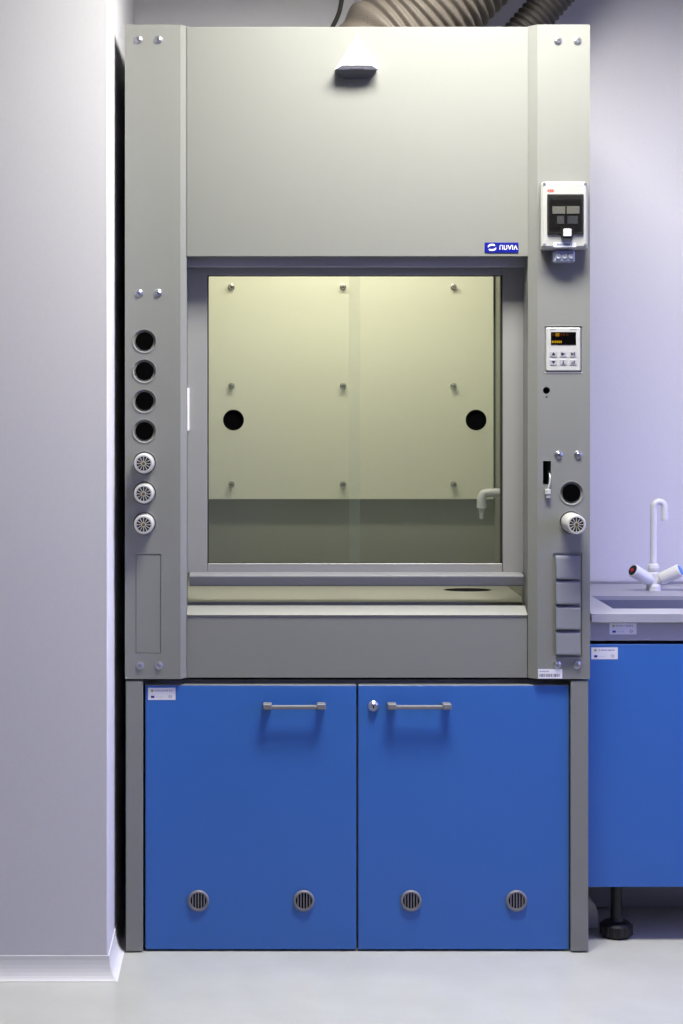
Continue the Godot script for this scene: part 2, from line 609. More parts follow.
func valve(panel: Node3D, px: float, py: float, length: float) -> void:
	var at := wp(px, py, 0)
	var seat := part(panel, "bezel_ring", plug_ring, mats.hood_paint, at)
	part(seat, "valve_outlet", lathe([Vector2(0.0262, -0.004), Vector2(0.0262, length * 0.5), Vector2(0.0250, length * 0.62), Vector2(0.0245, length * 0.66), Vector2(0.0245, length - 0.003), Vector2(0.022, length), Vector2(0.0185, length), Vector2(0.0185, length - 0.006), Vector2(0, length - 0.006)], Vector3.BACK, 36), mats.white_plastic, at, "white round gas valve knob")
	part(seat, "dark_insert", lathe([Vector2(0.0183, length - 0.0058), Vector2(0.0183, length - 0.005), Vector2(0, length - 0.005)], Vector3.BACK, 30), mats.dark_plastic, at)
	var st := tool()
	for k in 12:
		var t := TAU * k / 12.0
		var e := Vector3(cos(t), sin(t), 0)
		var n := Vector3(-sin(t), cos(t), 0)
		var z := Vector3(0, 0, length - 0.005)
		var zt := Vector3(0, 0, length - 0.001)
		var ra := 0.006
		var rb := 0.0188
		quad(st, e * ra - n * 0.0007 + zt, e * rb - n * 0.0011 + zt, e * rb + n * 0.0011 + zt, e * ra + n * 0.0007 + zt, e * 0.013 + z)
		for s in [-1.0, 1.0]:
			quad(st, e * ra + n * 0.0007 * s + zt, e * rb + n * 0.0011 * s + zt, e * rb + n * 0.0011 * s + z, e * ra + n * 0.0007 * s + z, e * 0.013 + z)
	add_lathe(st, [Vector2(0.0062, length - 0.005), Vector2(0.0062, length - 0.001), Vector2(0, length - 0.001)], Vector3.ZERO, Vector3.BACK, 20)
	part(seat, "spokes", done(st), mats.white_plastic, at)
	part(seat, "center_pin", lathe([Vector2(0.0042, length - 0.001), Vector2(0.0042, length + 0.001), Vector2(0, length + 0.001)], Vector3.BACK, 16), mats.brass, at, "brass coloured centre")

# a front column: face from xa to xb, a slanting edge towards the opening from xb to xc
func column(xa: float, xb: float, xc: float, y0: float, y1: float, cuts: Array) -> CSGCombiner3D:
	var p := CSGPolygon3D.new()
	p.polygon = PackedVector2Array([Vector2(xa, 0), Vector2(xb, 0), Vector2(xc, 0.020), Vector2(xc, 0.118), Vector2(xa, 0.118)])
	p.depth = y1 - y0
	p.rotation.x = -PI / 2
	p.position = Vector3(0, y0, 0)
	# local (x, y, z) lands on (x, z, -y); the depth runs from z = 0 to -depth
	p.position.y = y1
	return carve(p, cuts)

func build_hood() -> void:
	var y_top := wy(24.5, 0)
	var y_bot := wy(679, 0)
	var hood := thing("fume_hood", "grey laboratory fume hood with glazed sash above blue cabinet", "fume hood", Vector3(0, y_bot, -0.36))
	plug_ring = lathe([Vector2(0.0325, -0.003), Vector2(0.0325, 0.0012), Vector2(0.0300, 0.0016), Vector2(0.0265, -0.004), Vector2(0, -0.004)], Vector3.BACK, 40)
	plug_disc = lathe([Vector2(0.0232, -0.0038), Vector2(0.0232, -0.0016), Vector2(0.0222, -0.0006), Vector2(0.0, -0.0006)], Vector3.BACK, 40)
	var dots := [[144.5, 341], [144.5, 371], [144.5, 401], [144.5, 431], [144.5, 463], [144.5, 493], [144.5, 523.5]]
	var cuts := []
	for d in dots:
		cuts.append(csg_disc(wp(d[0], d[1], 0), 0.032, 0.012))
	cuts.append(csg_box(Vector3(wx(135.5, 0), wy(653.5, 0), -0.0025), Vector3(wx(161, 0), wy(554, 0), 0.01)))
	var left := part(hood, "side_panel", column(wx(125, 0), wx(180.5, 0), wx(186.5, -0.02), y_bot, y_top, cuts), mats.hood_paint)
	part(left, "cover_plate", box(Vector3(wx(136, 0), wy(653, 0), -0.0045), Vector3(wx(160.5, 0), wy(554.7, 0), -0.0012), 0.0006), mats.hood_paint)
	for i in 7:
		if i < 4:
			plug(left, dots[i][0], dots[i][1])
		else:
			valve(left, dots[i][0], dots[i][1], 0.042)
	for s in [[138, 40], [158, 40], [139, 293.5], [158, 293.5], [140, 665.5], [159, 665.5]]:
		screw(left, s[0], s[1], 0)

	# right column with the controls
	cuts = [csg_disc(wp(571.5, 493, 0), 0.032, 0.012), csg_disc(wp(571, 522.5, 0), 0.032, 0.012), csg_disc(wp(546.5, 390.5, 0), 0.0092, 0.28), csg_disc(wp(546.5, 397, 0), 0.0025, 0.28)]
	cuts.append(csg_box(Vector3(wx(543, 0), wy(485, 0), -0.14), Vector3(wx(551, 0), wy(461, 0), 0.01)))
	cuts.append(csg_box(Vector3(wx(545.5, 0), wy(372, 0), -0.012), Vector3(wx(581.5, 0), wy(326.5, 0), 0.01)))
	cuts.append(csg_box(Vector3(wx(553, 0), wy(657, 0), -0.003), Vector3(wx(582, 0), wy(553, 0), 0.01)))
	var right := part(hood, "side_panel", column(wx(590, 0), wx(537.5, 0), wx(528, -0.02), y_bot, y_top, cuts), mats.hood_paint)
	for s in [[558, 41], [577.5, 41], [558.5, 455], [578, 455], [557, 665], [577, 665]]:
		screw(right, s[0], s[1], 0)
	plug(right, 571.5, 493)
	valve(right, 571, 522.5, 0.072)
	# controller with display and six keys
	var ctl := part(right, "controller", pbox(546.2, 327.5, 580.8, 371.2, 0.004, 0.014, 0.003), mats.white_plastic, Vector3.ZERO, "white controller with amber display and six keys")
	part(ctl, "display", card(wx(576, 0) - wx(551, 0), wy(332, 0) - wy(344.7, 0)), display_material(), wp(563.4, 338.4, 0.0045), "dark display with amber characters")
	for c in [[550, 6], [570, 7]]:
		var st := tool()
		var x: float = c[0]
		for k in c[1]:
			add_box(st, Vector3(wx(x, 0.004), wy(330.2, 0.004), 0.0038), Vector3(wx(x + 0.7, 0.004), wy(329.2, 0.004), 0.0043))
			x += 1.0
		part(ctl, "printed_text", done(st), mats.print_grey)
	for r in 2:
		for c in 3:
			var cx := 553.5 + c * 9.8
			var cy := 354.0 + r * 8.2
			var key := part(ctl, "key", pbox(cx - 3.4, cy - 2.8, cx + 3.4, cy + 2.8, 0.0054, 0.002, 0.0006), mats.key_face)
			var st := tool()
			var z := 0.0058
			var m := wp(cx, cy, z)
			var ax := Vector3(0.0052, 0, 0)
			var ay := Vector3(0, 0.0044, 0)
			if c == 0:
				var up := 1.0 if r == 0 else -1.0
				tri(st, m - ax - ay * up * 0.7, m + ax - ay * up * 0.7, m + ay * up, m - Vector3(0, 0, 1))
			elif r == 0:
				tri(st, m - ax + ay, m + ax * (1.0 if c == 1 else 0.4), m - ax - ay, m - Vector3(0, 0, 1))
				if c == 2:
					add_box(st, m + Vector3(0.0015, -0.0040, -0.0004), m + Vector3(0.0048, 0.0040, 0), 0)
			elif c == 1:
				add_box(st, m + Vector3(-0.0011, -0.0045, -0.0004), m + Vector3(0.0011, 0.0045, 0), 0)
				add_box(st, m + Vector3(-0.0028, -0.005, -0.0004), m + Vector3(0.0028, -0.003, 0), 0)
			else:
				for q in 3:
					add_box(st, m + Vector3(-0.0045 + q * 0.0034, -0.0045, -0.0004), m + Vector3(-0.0025 + q * 0.0034, -0.001 + q * 0.0026, 0), 0)
			part(key, "symbol", done(st), mats.print_black)
	# a shelf-like trim above and below the controller
	part(right, "trim_strip", pbox(544.5, 372.0, 582.5, 373.2, 0.0012, 0.002, 0.0004), mats.white_plastic)
	part(right, "trim_strip", pbox(544.5, 325.6, 582.5, 326.4, 0.002, 0.003, 0.0008), mats.handle_grey)
	# four sockets with hinged covers
	for k in 4:
		var y0 := wy(555.6 + k * 25.2, 0)
		var y1 := wy(555.6 + k * 25.2 + 23.0, 0)
		var pr := PackedVector2Array([Vector2(-0.0028, y0), Vector2(0.004, y0), Vector2(0.0075, y0 - 0.002), Vector2(0.0095, y0 - 0.007), Vector2(0.0125, y1 + 0.008), Vector2(0.0125, y1 + 0.003), Vector2(0.010, y1), Vector2(-0.0028, y1)])
		part(right, "socket_cover", profile(pr, wx(555.6, 0), wx(579.6, 0)), mats.socket_grey, Vector3.ZERO, "grey hinged socket cover")

	# upper panel and header
	var zp := -0.018
	part(hood, "upper_panel", box(Vector3(wx(186.5, zp), wy(256.5, zp), zp - 0.016), Vector3(wx(528.2, zp), wy(26.8, zp), zp), 0.0012), mats.hood_paint)
	part(hood, "header", box(Vector3(-0.452, wy(267, -0.06), -0.075), Vector3(0.452, wy(240, -0.06), -0.06), 0.001), mats.header)
	# shell: sides, top, back
	for s in [-1, 1]:
		part(hood, "outer_casing", box(Vector3(0.5985 * s, y_bot, -0.745), Vector3(0.590 * s, y_top, -0.119)), mats.hood_paint)
	part(hood, "roof_plate", box(Vector3(-0.589, 2.225, -0.745), Vector3(0.589, 2.235, -0.12)), mats.hood_paint)
	# lined chamber
	var wt := 0.893
	var chamber := tool()
	for s in [-1, 1]:
		add_box(chamber, Vector3(0.460 * s, wt - 0.06, -0.73), Vector3(0.475 * s, 2.20, -0.12))
	add_box(chamber, Vector3(-0.46, wt - 0.06, -0.73), Vector3(0.46, 2.20, -0.700))
	add_box(chamber, Vector3(-0.475, 2.20, -0.73), Vector3(0.475, 2.215, -0.12))
	add_box(chamber, Vector3(-0.475, 1.80, -0.132), Vector3(0.475, 2.20, -0.12))
	var liner := part(hood, "chamber_lining", done(chamber), mats.liner)
	var zb := -0.668
	var back := part(hood, "back_panel", box(Vector3(-0.4535, wy(499.3, zb), zb - 0.008), Vector3(0.4535, 2.15, zb), 0.0015), mats.baffle, Vector3.ZERO, "cream coloured rear baffle panel with bolts")
	for bx in [231.5, 343, 453.5]:
		for by in [287, 386, 484.5]:
			part(back, "bolt", lathe([Vector2(0.0095, 0), Vector2(0.0095, 0.002), Vector2(0.008, 0.0025), Vector2(0.0075, 0.012), Vector2(0.005, 0.0165), Vector2(0, 0.018)], Vector3.BACK, 20), mats.steel, wp(bx, by, zb), "domed steel bolt")
	# spacers that carry the baffle
	for s in [-1, 1]:
		part(back, "spacer", box(Vector3(0.43 * s - 0.01, 1.5, -0.700), Vector3(0.43 * s + 0.01, 2.1, zb - 0.008)), mats.liner)
	# lamp inside the chamber
	var lamp := part(liner, "lamp_tube", box(Vector3(-0.40, 2.142, -0.31), Vector3(0.40, 2.199, -0.23), 0.004), mats.lamp_glow, Vector3.ZERO, "fluorescent chamber light")
	var a := AreaLight3D.new()
	a.name = "chamber_light"
	a.area_size = Vector2(0.78, 0.07)
	a.light_energy = 0.86
	a.light_color = Color(1.0, 0.99, 0.91)
	a.area_range = 6.0
	a.area_attenuation = 2.0
	a.shadow_enabled = true
	lamp.add_child(a)
	a.position = Vector3(0, 2.138, -0.27)
	a.rotation.x = -PI / 2

	# worktop with the cup sink
	var ws := csg_disc(Vector3(wx(467.5, -0.367), wt, -0.367), 0.062, 0.03, Vector3.UP)
	ws.scale = Vector3(1, 1, 0.52)
	var wtm := carve(csg_box(Vector3(-0.4595, wt - 0.035, -0.6995), Vector3(0.4595, wt, -0.095)), [ws])
	var top := part(hood, "worktop", wtm, mats.ceramic, Vector3.ZERO, "pale ceramic worktop with oval cup sink")
	part(top, "cup_sink", lathe([Vector2(0.0, wt - 0.0145), Vector2(0.058, wt - 0.0145), Vector2(0.0605, wt + 0.0005), Vector2(0.066, wt + 0.0012), Vector2(0.067, wt)], Vector3.UP, 40, 0.53, 1.0), mats.dark_plastic, Vector3(wx(467.5, -0.367), 0, -0.367))
	# front sill with its sloping airfoil
	var yf := wy(615, -0.02)
	part(hood, "front_sill", profile(PackedVector2Array([Vector2(-0.022, y_bot), Vector2(-0.022, yf - 0.004), Vector2(-0.019, yf), Vector2(-0.024, yf + 0.004), Vector2(-0.050, wt - 0.004), Vector2(-0.055, wt - 0.003), Vector2(-0.058, wt - 0.008), Vector2(-0.058, wt - 0.05), Vector2(-0.115, wt - 0.05), Vector2(-0.115, y_bot)]), wx(187, -0.022), wx(527.2, -0.022)), mats.hood_paint)
	part(hood, "chamber_floor", box(Vector3(-0.59, y_bot + 0.01, -0.74), Vector3(0.59, y_bot + 0.025, -0.117)), mats.hood_groove)

	# the sash
	var zs := -0.095
	var sash := part(hood, "sash", box(Vector3(-0.4475, wy(275.3, zs), zs - 0.022), Vector3(0.4475, 1.83, zs), 0.001), mats.aluminium, Vector3.ZERO, "aluminium framed sliding sash with two glass panes")
	var yb := wy(572.5, zs)
	part(sash, "stile", box(Vector3(wx(187.5, zs), yb, zs - 0.022), Vector3(wx(207.3, zs), 1.83, zs + 0.003), 0.001), mats.aluminium)
	part(sash, "stile", box(Vector3(wx(502.6, zs), yb, zs - 0.022), Vector3(wx(525.0, zs), 1.83, zs + 0.003), 0.001), mats.aluminium)
	part(sash, "bottom_rail", box(Vector3(wx(207.8, zs), yb, zs - 0.022), Vector3(wx(502.2, zs), wy(563.5, zs), zs), 0.001), mats.aluminium)
	part(sash, "gasket", box(Vector3(wx(207.2, zs), wy(564, zs), zs - 0.02), Vector3(wx(208.6, zs), wy(275, zs), zs - 0.001)), mats.rubber)
	part(sash, "gasket", box(Vector3(wx(501.0, zs), wy(564, zs), zs - 0.02), Vector3(wx(502.6, zs), wy(275, zs), zs - 0.001)), mats.rubber)
	part(sash, "gasket", box(Vector3(wx(208, zs), wy(276, zs), zs - 0.02), Vector3(wx(502, zs), wy(275.2, zs), zs - 0.001)), mats.rubber)
	part(sash, "gasket", box(Vector3(wx(208, zs), wy(564, zs), zs - 0.02), Vector3(wx(502, zs), wy(563, zs), zs - 0.001)), mats.rubber)
	var g1 := part(sash, "glass_pane", box(Vector3(wx(208.3, zs), wy(563.5, zs), zs - 0.010), Vector3(wx(360, zs), wy(275.5, zs), zs - 0.005)), mats.glass)
	var g2 := part(sash, "glass_pane", box(Vector3(wx(349.5, zs), wy(563.5, zs), zs - 0.018), Vector3(wx(501.3, zs), wy(275.5, zs), zs - 0.013)), mats.glass)
	var pull := lathe([Vector2(0.0275, 0), Vector2(0.0275, 0.003), Vector2(0.0255, 0.0045), Vector2(0.0235, 0.0045), Vector2(0.0225, 0.001), Vector2(0, 0.001)], Vector3.BACK, 40)
	part(g1, "finger_pull", pull, mats.black, wp(233.5, 420, zs - 0.005), "black round finger pull")
	part(g2, "finger_pull", pull, mats.black, wp(476, 420, zs - 0.013), "black round finger pull")
	var y575 := wy(575.5, -0.055)
	var y586 := wy(586.5, -0.055)
	part(sash, "sash_handle", profile(PackedVector2Array([Vector2(-0.098, y575 + 0.005), Vector2(-0.060, y575 + 0.001), Vector2(-0.056, y575 - 0.001), Vector2(-0.055, y575 - 0.004), Vector2(-0.059, y586 + 0.004), Vector2(-0.062, y586), Vector2(-0.068, y586), Vector2(-0.070, y586 + 0.012), Vector2(-0.098, y586 + 0.016)]), wx(189.5, -0.055), wx(523.8, -0.055)), mats.sash_grey, Vector3.ZERO, "grey full width sash handle bar")
	part(sash, "sash_stop", box(Vector3(wx(186.9, -0.088), wy(431, -0.088), -0.094), Vector3(wx(189.2, -0.088), wy(388, -0.088), -0.082), 0.002), mats.print_white, Vector3.ZERO, "small white vertical stop strip")
	# dark guide tracks beside the sash
	for s in [-1, 1]:
		part(hood, "guide_track", box(Vector3(0.4505 * s - 0.0025, wt, -0.116), Vector3(0.4505 * s + 0.0025, 1.83, -0.100)), mats.rubber)

	# water nozzle inside
	var zn := -0.367
	var p0 := wp(481.5, 493, zn)
	var noz := part(hood, "water_outlet", tube(smooth_path([Vector3(0.46, p0.y, zn), Vector3(p0.x + 0.022, p0.y, zn), p0 + Vector3(0.006, -0.004, 0), p0 + Vector3(0, -0.02, 0), p0 + Vector3(0, -0.032, 0)], 24), [0.0125], 20), mats.white_plastic, Vector3.ZERO, "white angled water outlet with serrated tip")
	var prof := [Vector2(0.0, -0.030), Vector2(0.0135, -0.030), Vector2(0.0135, -0.042), Vector2(0.009, -0.043)]
	for k in 4:
		prof.append(Vector2(0.0085 - k * 0.0007, -0.044 - k * 0.007))
		prof.append(Vector2(0.0065 - k * 0.0005, -0.0505 - k * 0.007))
	prof.append(Vector2(0, -0.073))
	part(noz, "hose_tip", lathe(prof, Vector3.UP, 20), mats.white_plastic, p0)

# ------------------------------------------------------------------ base cabinet with blue doors
func build_cabinet() -> void:
	var cab := thing("base_cabinet", "base cabinet with two blue doors under the fume hood", "cabinet", Vector3(0, 0, -0.36))
	var y1 := wy(681, 0)
	for s in [[125.8, 142.8], [570.9, 588.4]]:
		part(cab, "side_post", box(Vector3(wx(s[0], -0.002), 0.004, -0.70), Vector3(wx(s[1], -0.002), y1, -0.002), 0.0015), mats.hood_paint)
	part(cab, "foot_strip", box(Vector3(wx(143, 0), 0.0, -0.62), Vector3(wx(572, 0), 0.012, -0.045)), mats.hood_paint)
	part(cab, "carcass", box(Vector3(wx(143.5, 0), 0.012, -0.69), Vector3(wx(571.8, 0), y1 - 0.004, -0.045)), mats.hood_paint)
	var zd := -0.012
	var vent_ring := lathe([Vector2(0.0275, 0), Vector2(0.0275, 0.004), Vector2(0.025, 0.0065), Vector2(0.0215, 0.0065), Vector2(0.0205, 0.001), Vector2(0, 0.001)], Vector3.BACK, 36)
	var vent_back := lathe([Vector2(0.0204, 0.0012), Vector2(0, 0.0014)], Vector3.BACK, 30)
	for side in 2:
		var x0: float = [145.4, 358.3][side]
		var x1: float = [356.2, 569.0][side]
		var door := part(cab, "door", box(Vector3(wx(x0, zd), wy(949.3, zd), zd - 0.018), Vector3(wx(x1, zd), wy(685.5, zd), zd), 0.001), mats.blue_laminate, Vector3.ZERO, "blue laminate cabinet door")
		part(door, "edge_band", box(Vector3(wx(x0, zd) + 0.001, wy(685.5, zd), zd - 0.018), Vector3(wx(x1, zd) - 0.001, wy(685.5, zd) + 0.0016, zd - 0.0005)), mats.hood_paint)
		# bow handle
		var h0: float = [263.0, 387.8][side]
		var h1: float = [326.0, 451.8][side]
		var hy := wy(707.5, zd + 0.03)
		var st := tool()
		var xa := wx(h0, zd + 0.03)
		var xb := wx(h1, zd + 0.03)
		for q in [[xa, xa + 0.023], [xb - 0.023, xb]]:
			add_box(st, Vector3(q[0], hy - 0.0065, zd), Vector3(q[1], hy + 0.0085, zd + 0.031), 0.002)
		add_box(st, Vector3(xa + 0.02, hy - 0.0055, zd + 0.019), Vector3(xb - 0.02, hy + 0.0045, zd + 0.029), 0.002)
		part(door, "handle", done(st), mats.handle_grey, Vector3.ZERO, "grey bow handle")
		if side == 1:
			var lk := part(door, "lock", lathe([Vector2(0.0135, 0), Vector2(0.0135, 0.003), Vector2(0.0115, 0.005), Vector2(0.010, 0.0085), Vector2(0.008, 0.0105), Vector2(0, 0.011)], Vector3.BACK, 28), mats.chrome, wp(373.3, 706, zd), "round chrome cylinder lock")
			part(lk, "keyhole", box(Vector3(-0.0012, -0.0045, 0.0108), Vector3(0.0012, 0.0045, 0.0116)), mats.black, wp(373.3, 706, zd))
		for vx in ([198.5, 303.8] if side == 0 else [411.0, 516.5]):
			var at := wp(vx, 900.5, zd)
			var v := part(door, "vent", vent_ring, mats.vent_grey, at, "round grey slotted air vent")
			part(v, "vent_backing", vent_back, mats.black, at)
			var bars := tool()
			for k in range(-2, 3):
				var bx := k * 0.0075
				var hh := sqrt(0.0208 * 0.0208 - bx * bx)
				add_box(bars, Vector3(bx - 0.0016, -hh, 0.001), Vector3(bx + 0.0016, hh, 0.005), 0.0004)
			part(v, "vent_bars", done(bars), mats.vent_grey, at)

# ------------------------------------------------------------------ sink bench at the right
func build_sink_bench() -> void:
	var hc := 0.868
	var zf := zfloor(614, hc)
	var x0 := wx(591.8, zf)
	var x1 := 2.69
	var b0 := zfloor(608.5, hc)
	var b1 := zfloor(596.0, hc)
	var bx := wx(613, b0)
	var slab := carve(csg_box(Vector3(x0, hc - 0.022, WALL_Z + 0.004), Vector3(x1, hc, zf)), [csg_box(Vector3(bx, hc - 0.05, b1), Vector3(bx + 0.55, hc + 0.05, b0))])
	var top := thing("sink_countertop", "grey bench top with an inset sink beside the hood", "countertop", Vector3(1.25, hc - 0.022, -0.4))
	part(top, "worktop_slab", slab, mats.counter)
	var st := tool()
	var q := 0.16
	var lo := Vector3(bx - 0.003, hc - q, b1 - 0.003)
	var hi := Vector3(bx + 0.554, hc - 0.011, b0 + 0.004)
	add_box(st, lo, Vector3(hi.x, lo.y + 0.004, hi.z))
	add_box(st, lo, Vector3(hi.x, hi.y, lo.z + 0.004))
	add_box(st, Vector3(lo.x, lo.y, hi.z - 0.004), hi)
	add_box(st, lo, Vector3(lo.x + 0.004, hi.y, hi.z))
	add_box(st, Vector3(hi.x - 0.004, lo.y, lo.z), hi)
	part(top, "basin", done(st), mats.basin)
	part(top, "rear_upstand", box(Vector3(x0, hc, WALL_Z + 0.003), Vector3(x1, hc + 0.008, WALL_Z + 0.015), 0.002), mats.counter)
	var cab := thing("sink_cabinet", "blue fronted sink cabinet on black adjustable feet", "cabinet", Vector3(1.25, 0, -0.4))
	part(cab, "apron", box(Vector3(x0 - 0.006, wy(640.5, zf - 0.02), zf - 0.036), Vector3(x1, hc - 0.022, zf - 0.018), 0.001), mats.counter)
	var zp := zf - 0.016
	part(cab, "front_panel", box(Vector3(x0 - 0.010, wy(887, zp), zp - 0.018), Vector3(x1, wy(644.5, zp), zp), 0.001), mats.blue_laminate)
	part(cab, "carcass", box(Vector3(x0 + 0.003, wy(887, zp) + 0.002, -0.70), Vector3(x1, wy(644.5, zp) - 0.09, zp - 0.019)), mats.counter)
	part(cab, "plinth", box(Vector3(x0 + 0.01, 0.002, -0.40), Vector3(x1, wy(887, zp) + 0.01, -0.372)), mats.counter)
	for fx in [wx(615.8, -0.14), 1.55]:
		var at := Vector3(fx, 0, -0.135)
		var pr := [Vector2(0, 0), Vector2(0.034, 0), Vector2(0.0405, 0.006)]
		for k in 5:
			pr.append(Vector2(0.0415, 0.010 + k * 0.004))
		pr.append_array([Vector2(0.040, 0.032), Vector2(0.034, 0.038), Vector2(0.018, 0.042), Vector2(0.015, 0.050), Vector2(0.0145, 0.14), Vector2(0.026, 0.142), Vector2(0.026, 0.152), Vector2(0, 0.152)])
		var ft := part(cab, "adjustable_foot", lathe(pr, Vector3.UP, 32), mats.dark_plastic, at, "black adjustable furniture foot")
		var kn := tool()
		for k in 16:
			var t := TAU * k / 16
			add_lathe(kn, [Vector2(0.0045, 0.008), Vector2(0.0045, 0.031), Vector2(0, 0.031)], Vector3(cos(t) * 0.0395, 0, sin(t) * 0.0395), Vector3.UP, 8)
		part(ft, "grip_ribs", done(kn), mats.dark_plastic, at)
	# pale rounded pipe box on the floor beside the hood
	var pr2 := PackedVector2Array()
	var xr := wx(598.2, -0.19)
	var yt := wy(897, -0.19)
	st = tool()
	var pts := [Vector2(0.60, 0.002), Vector2(xr, 0.002), Vector2(xr, 0.035)]
	for k in 8:
		var t := PI / 2 * k / 7
		pts.append(Vector2(xr - 0.045 + 0.045 * cos(t), 0.035 + (yt - 0.035) * sin(t)))
	pts.append(Vector2(0.6, yt))
	pts.append(Vector2(0.6, 0.002))
	pts.remove_at(0)
	for i in pts.size():
		var a: Vector2 = pts[i]
		var b: Vector2 = pts[(i + 1) % pts.size()]
		var inside := Vector3(xr - 0.02, 0.03, -0.3)
		quad(st, Vector3(a.x, a.y, -0.19), Vector3(b.x, b.y, -0.19), Vector3(b.x, b.y, -0.36), Vector3(a.x, a.y, -0.36), inside)
		tri(st, Vector3(a.x, a.y, -0.19), Vector3(b.x, b.y, -0.19), Vector3(xr - 0.02, 0.03, -0.19), inside)
		tri(st, Vector3(a.x, a.y, -0.36), Vector3(b.x, b.y, -0.36), Vector3(xr - 0.02, 0.03, -0.36), inside)
	solo("pipe_cover", done(st), mats.skirting, "pale rounded pipe cover on the floor beside black foot", "pipe cover")

	# faucet
	var zt := zfloor(590, hc)
	var fxp := wx(653.5, zt)
	var tap := thing("lab_faucet", "white laboratory mixer tap with swan neck on the bench", "faucet", Vector3(fxp, hc, zt))
	var base := Vector3(fxp, hc, zt)
	part(tap, "body", lathe([Vector2(0, 0), Vector2(0.0215, 0), Vector2(0.0215, 0.012), Vector2(0.018, 0.020), Vector2(0.016, 0.050), Vector2(0.012, 0.054), Vector2(0.015, 0.058), Vector2(0.0165, 0.066), Vector2(0.015, 0.074), Vector2(0.0105, 0.078), Vector2(0, 0.078)], Vector3.UP, 32), mats.tap_white, base)
	var ytop := wy(501.5, zt)
	var xo := wx(664.5, zt)
	var keys := [base + Vector3(0, 0.07, 0), Vector3(fxp, ytop - 0.02, zt)]
	var rad := (xo - fxp) / 2.0
	for k in range(0, 9):
		var t := PI - PI * k / 8
		keys.append(Vector3(fxp + rad + rad * cos(t), ytop - rad + rad * sin(t), zt))
	keys.append(Vector3(xo, wy(513, zt), zt))
	var spout := part(tap, "spout", tube(keys, [0.0095], 24), mats.tap_white)
	part(spout, "aerator", lathe([Vector2(0, -0.022), Vector2(0.010, -0.022), Vector2(0.0112, -0.018), Vector2(0.0112, 0.002), Vector2(0, 0.002)], Vector3.UP, 24), mats.tap_white, Vector3(xo, wy(513, zt), zt))
	for s in [-1, 1]:
		var dir := Vector3(s * 0.80, 0.46, 0.40).normalized()
		var st2 := tool()
		add_lathe(st2, [Vector2(0.013, 0), Vector2(0.014, 0.022), Vector2(0.0185, 0.026), Vector2(0.0195, 0.084), Vector2(0.0175, 0.088), Vector2(0.0165, 0.088), Vector2(0.016, 0.086), Vector2(0, 0.086)], Vector3.ZERO, dir, 28)
		var hd := part(tap, "handle", done(st2), mats.tap_white, base + Vector3(0, 0.022, 0))
		var st3 := tool()
		add_lathe(st3, [Vector2(0.0158, 0.0862), Vector2(0.015, 0.0885), Vector2(0, 0.089)], Vector3.ZERO, dir, 24)
		var dk := part(hd, "button", done(st3), mats.tap_green if s < 0 else mats.tap_blue, base + Vector3(0, 0.022, 0), "dark green button with red dot" if s < 0 else "blue button")
		if s < 0:
			var st4 := tool()
			add_lathe(st4, [Vector2(0.0055, 0.0882), Vector2(0.005, 0.0905), Vector2(0, 0.0908)], Vector3.ZERO, dir, 16)
			part(hd, "red_dot", done(st4), mats.tap_red, base + Vector3(0, 0.022, 0))

# ------------------------------------------------------------------ ducts above the hood
func duct(called: String, label: String, keys: Array, r: float, pitch: float, amp: float, m: Material) -> void:
	var c := Curve3D.new()
	var length := 0.0
	for i in keys.size() - 1:
		length += (keys[i + 1] - keys[i]).length()
	var n := int(length / pitch * 8)
	var pts := smooth_path(keys, n)
	var radii := []
	for i in n:
		var ph := fposmod(i / 8.0, 1.0)
		radii.append(r - amp + amp * 2.0 * pow(absf(sin(PI * ph)), 1.6))
	solo(called, tube(pts, radii, 48), m, label, "duct")

func build_ducts() -> void:
	var z := -0.40
	var a := wp(412, 25, z)
	var b := wp(437, 0, z)
	var d := (b - a).normalized()
	duct("exhaust_duct", "thick ribbed grey-brown flexible exhaust duct rising from the hood", [Vector3(a.x - 0.085, 2.402, z), Vector3(a.x - 0.065, 2.435, z), a, b, b + d * 0.28, b + d * 0.5 + Vector3(0.05, 0, 0)], 0.143, 0.026, 0.006, mats.duct_cloth)
	z = -0.52
	a = wp(529, 25, z)
	b = wp(551, 0, z)
	d = (b - a).normalized()
	duct("exhaust_duct", "thin dark ribbed flexible duct behind the hood's right column", [Vector3(a.x - 0.08, 2.402, z), Vector3(a.x - 0.07, 2.43, z), a, b, b + d * 0.5], 0.050, 0.018, 0.004, mats.duct_dark)
	z = -0.5
	solo("black_cable", tube(smooth_path([wp(318, 42, z), wp(329, 32, z), wp(337, 18, z), wp(341, 4, z), wp(343, -20, z), wp(342, -140, z)], 40), [0.0065], 12), mats.rubber, "thin black cable hanging down behind the hood top", "cable")

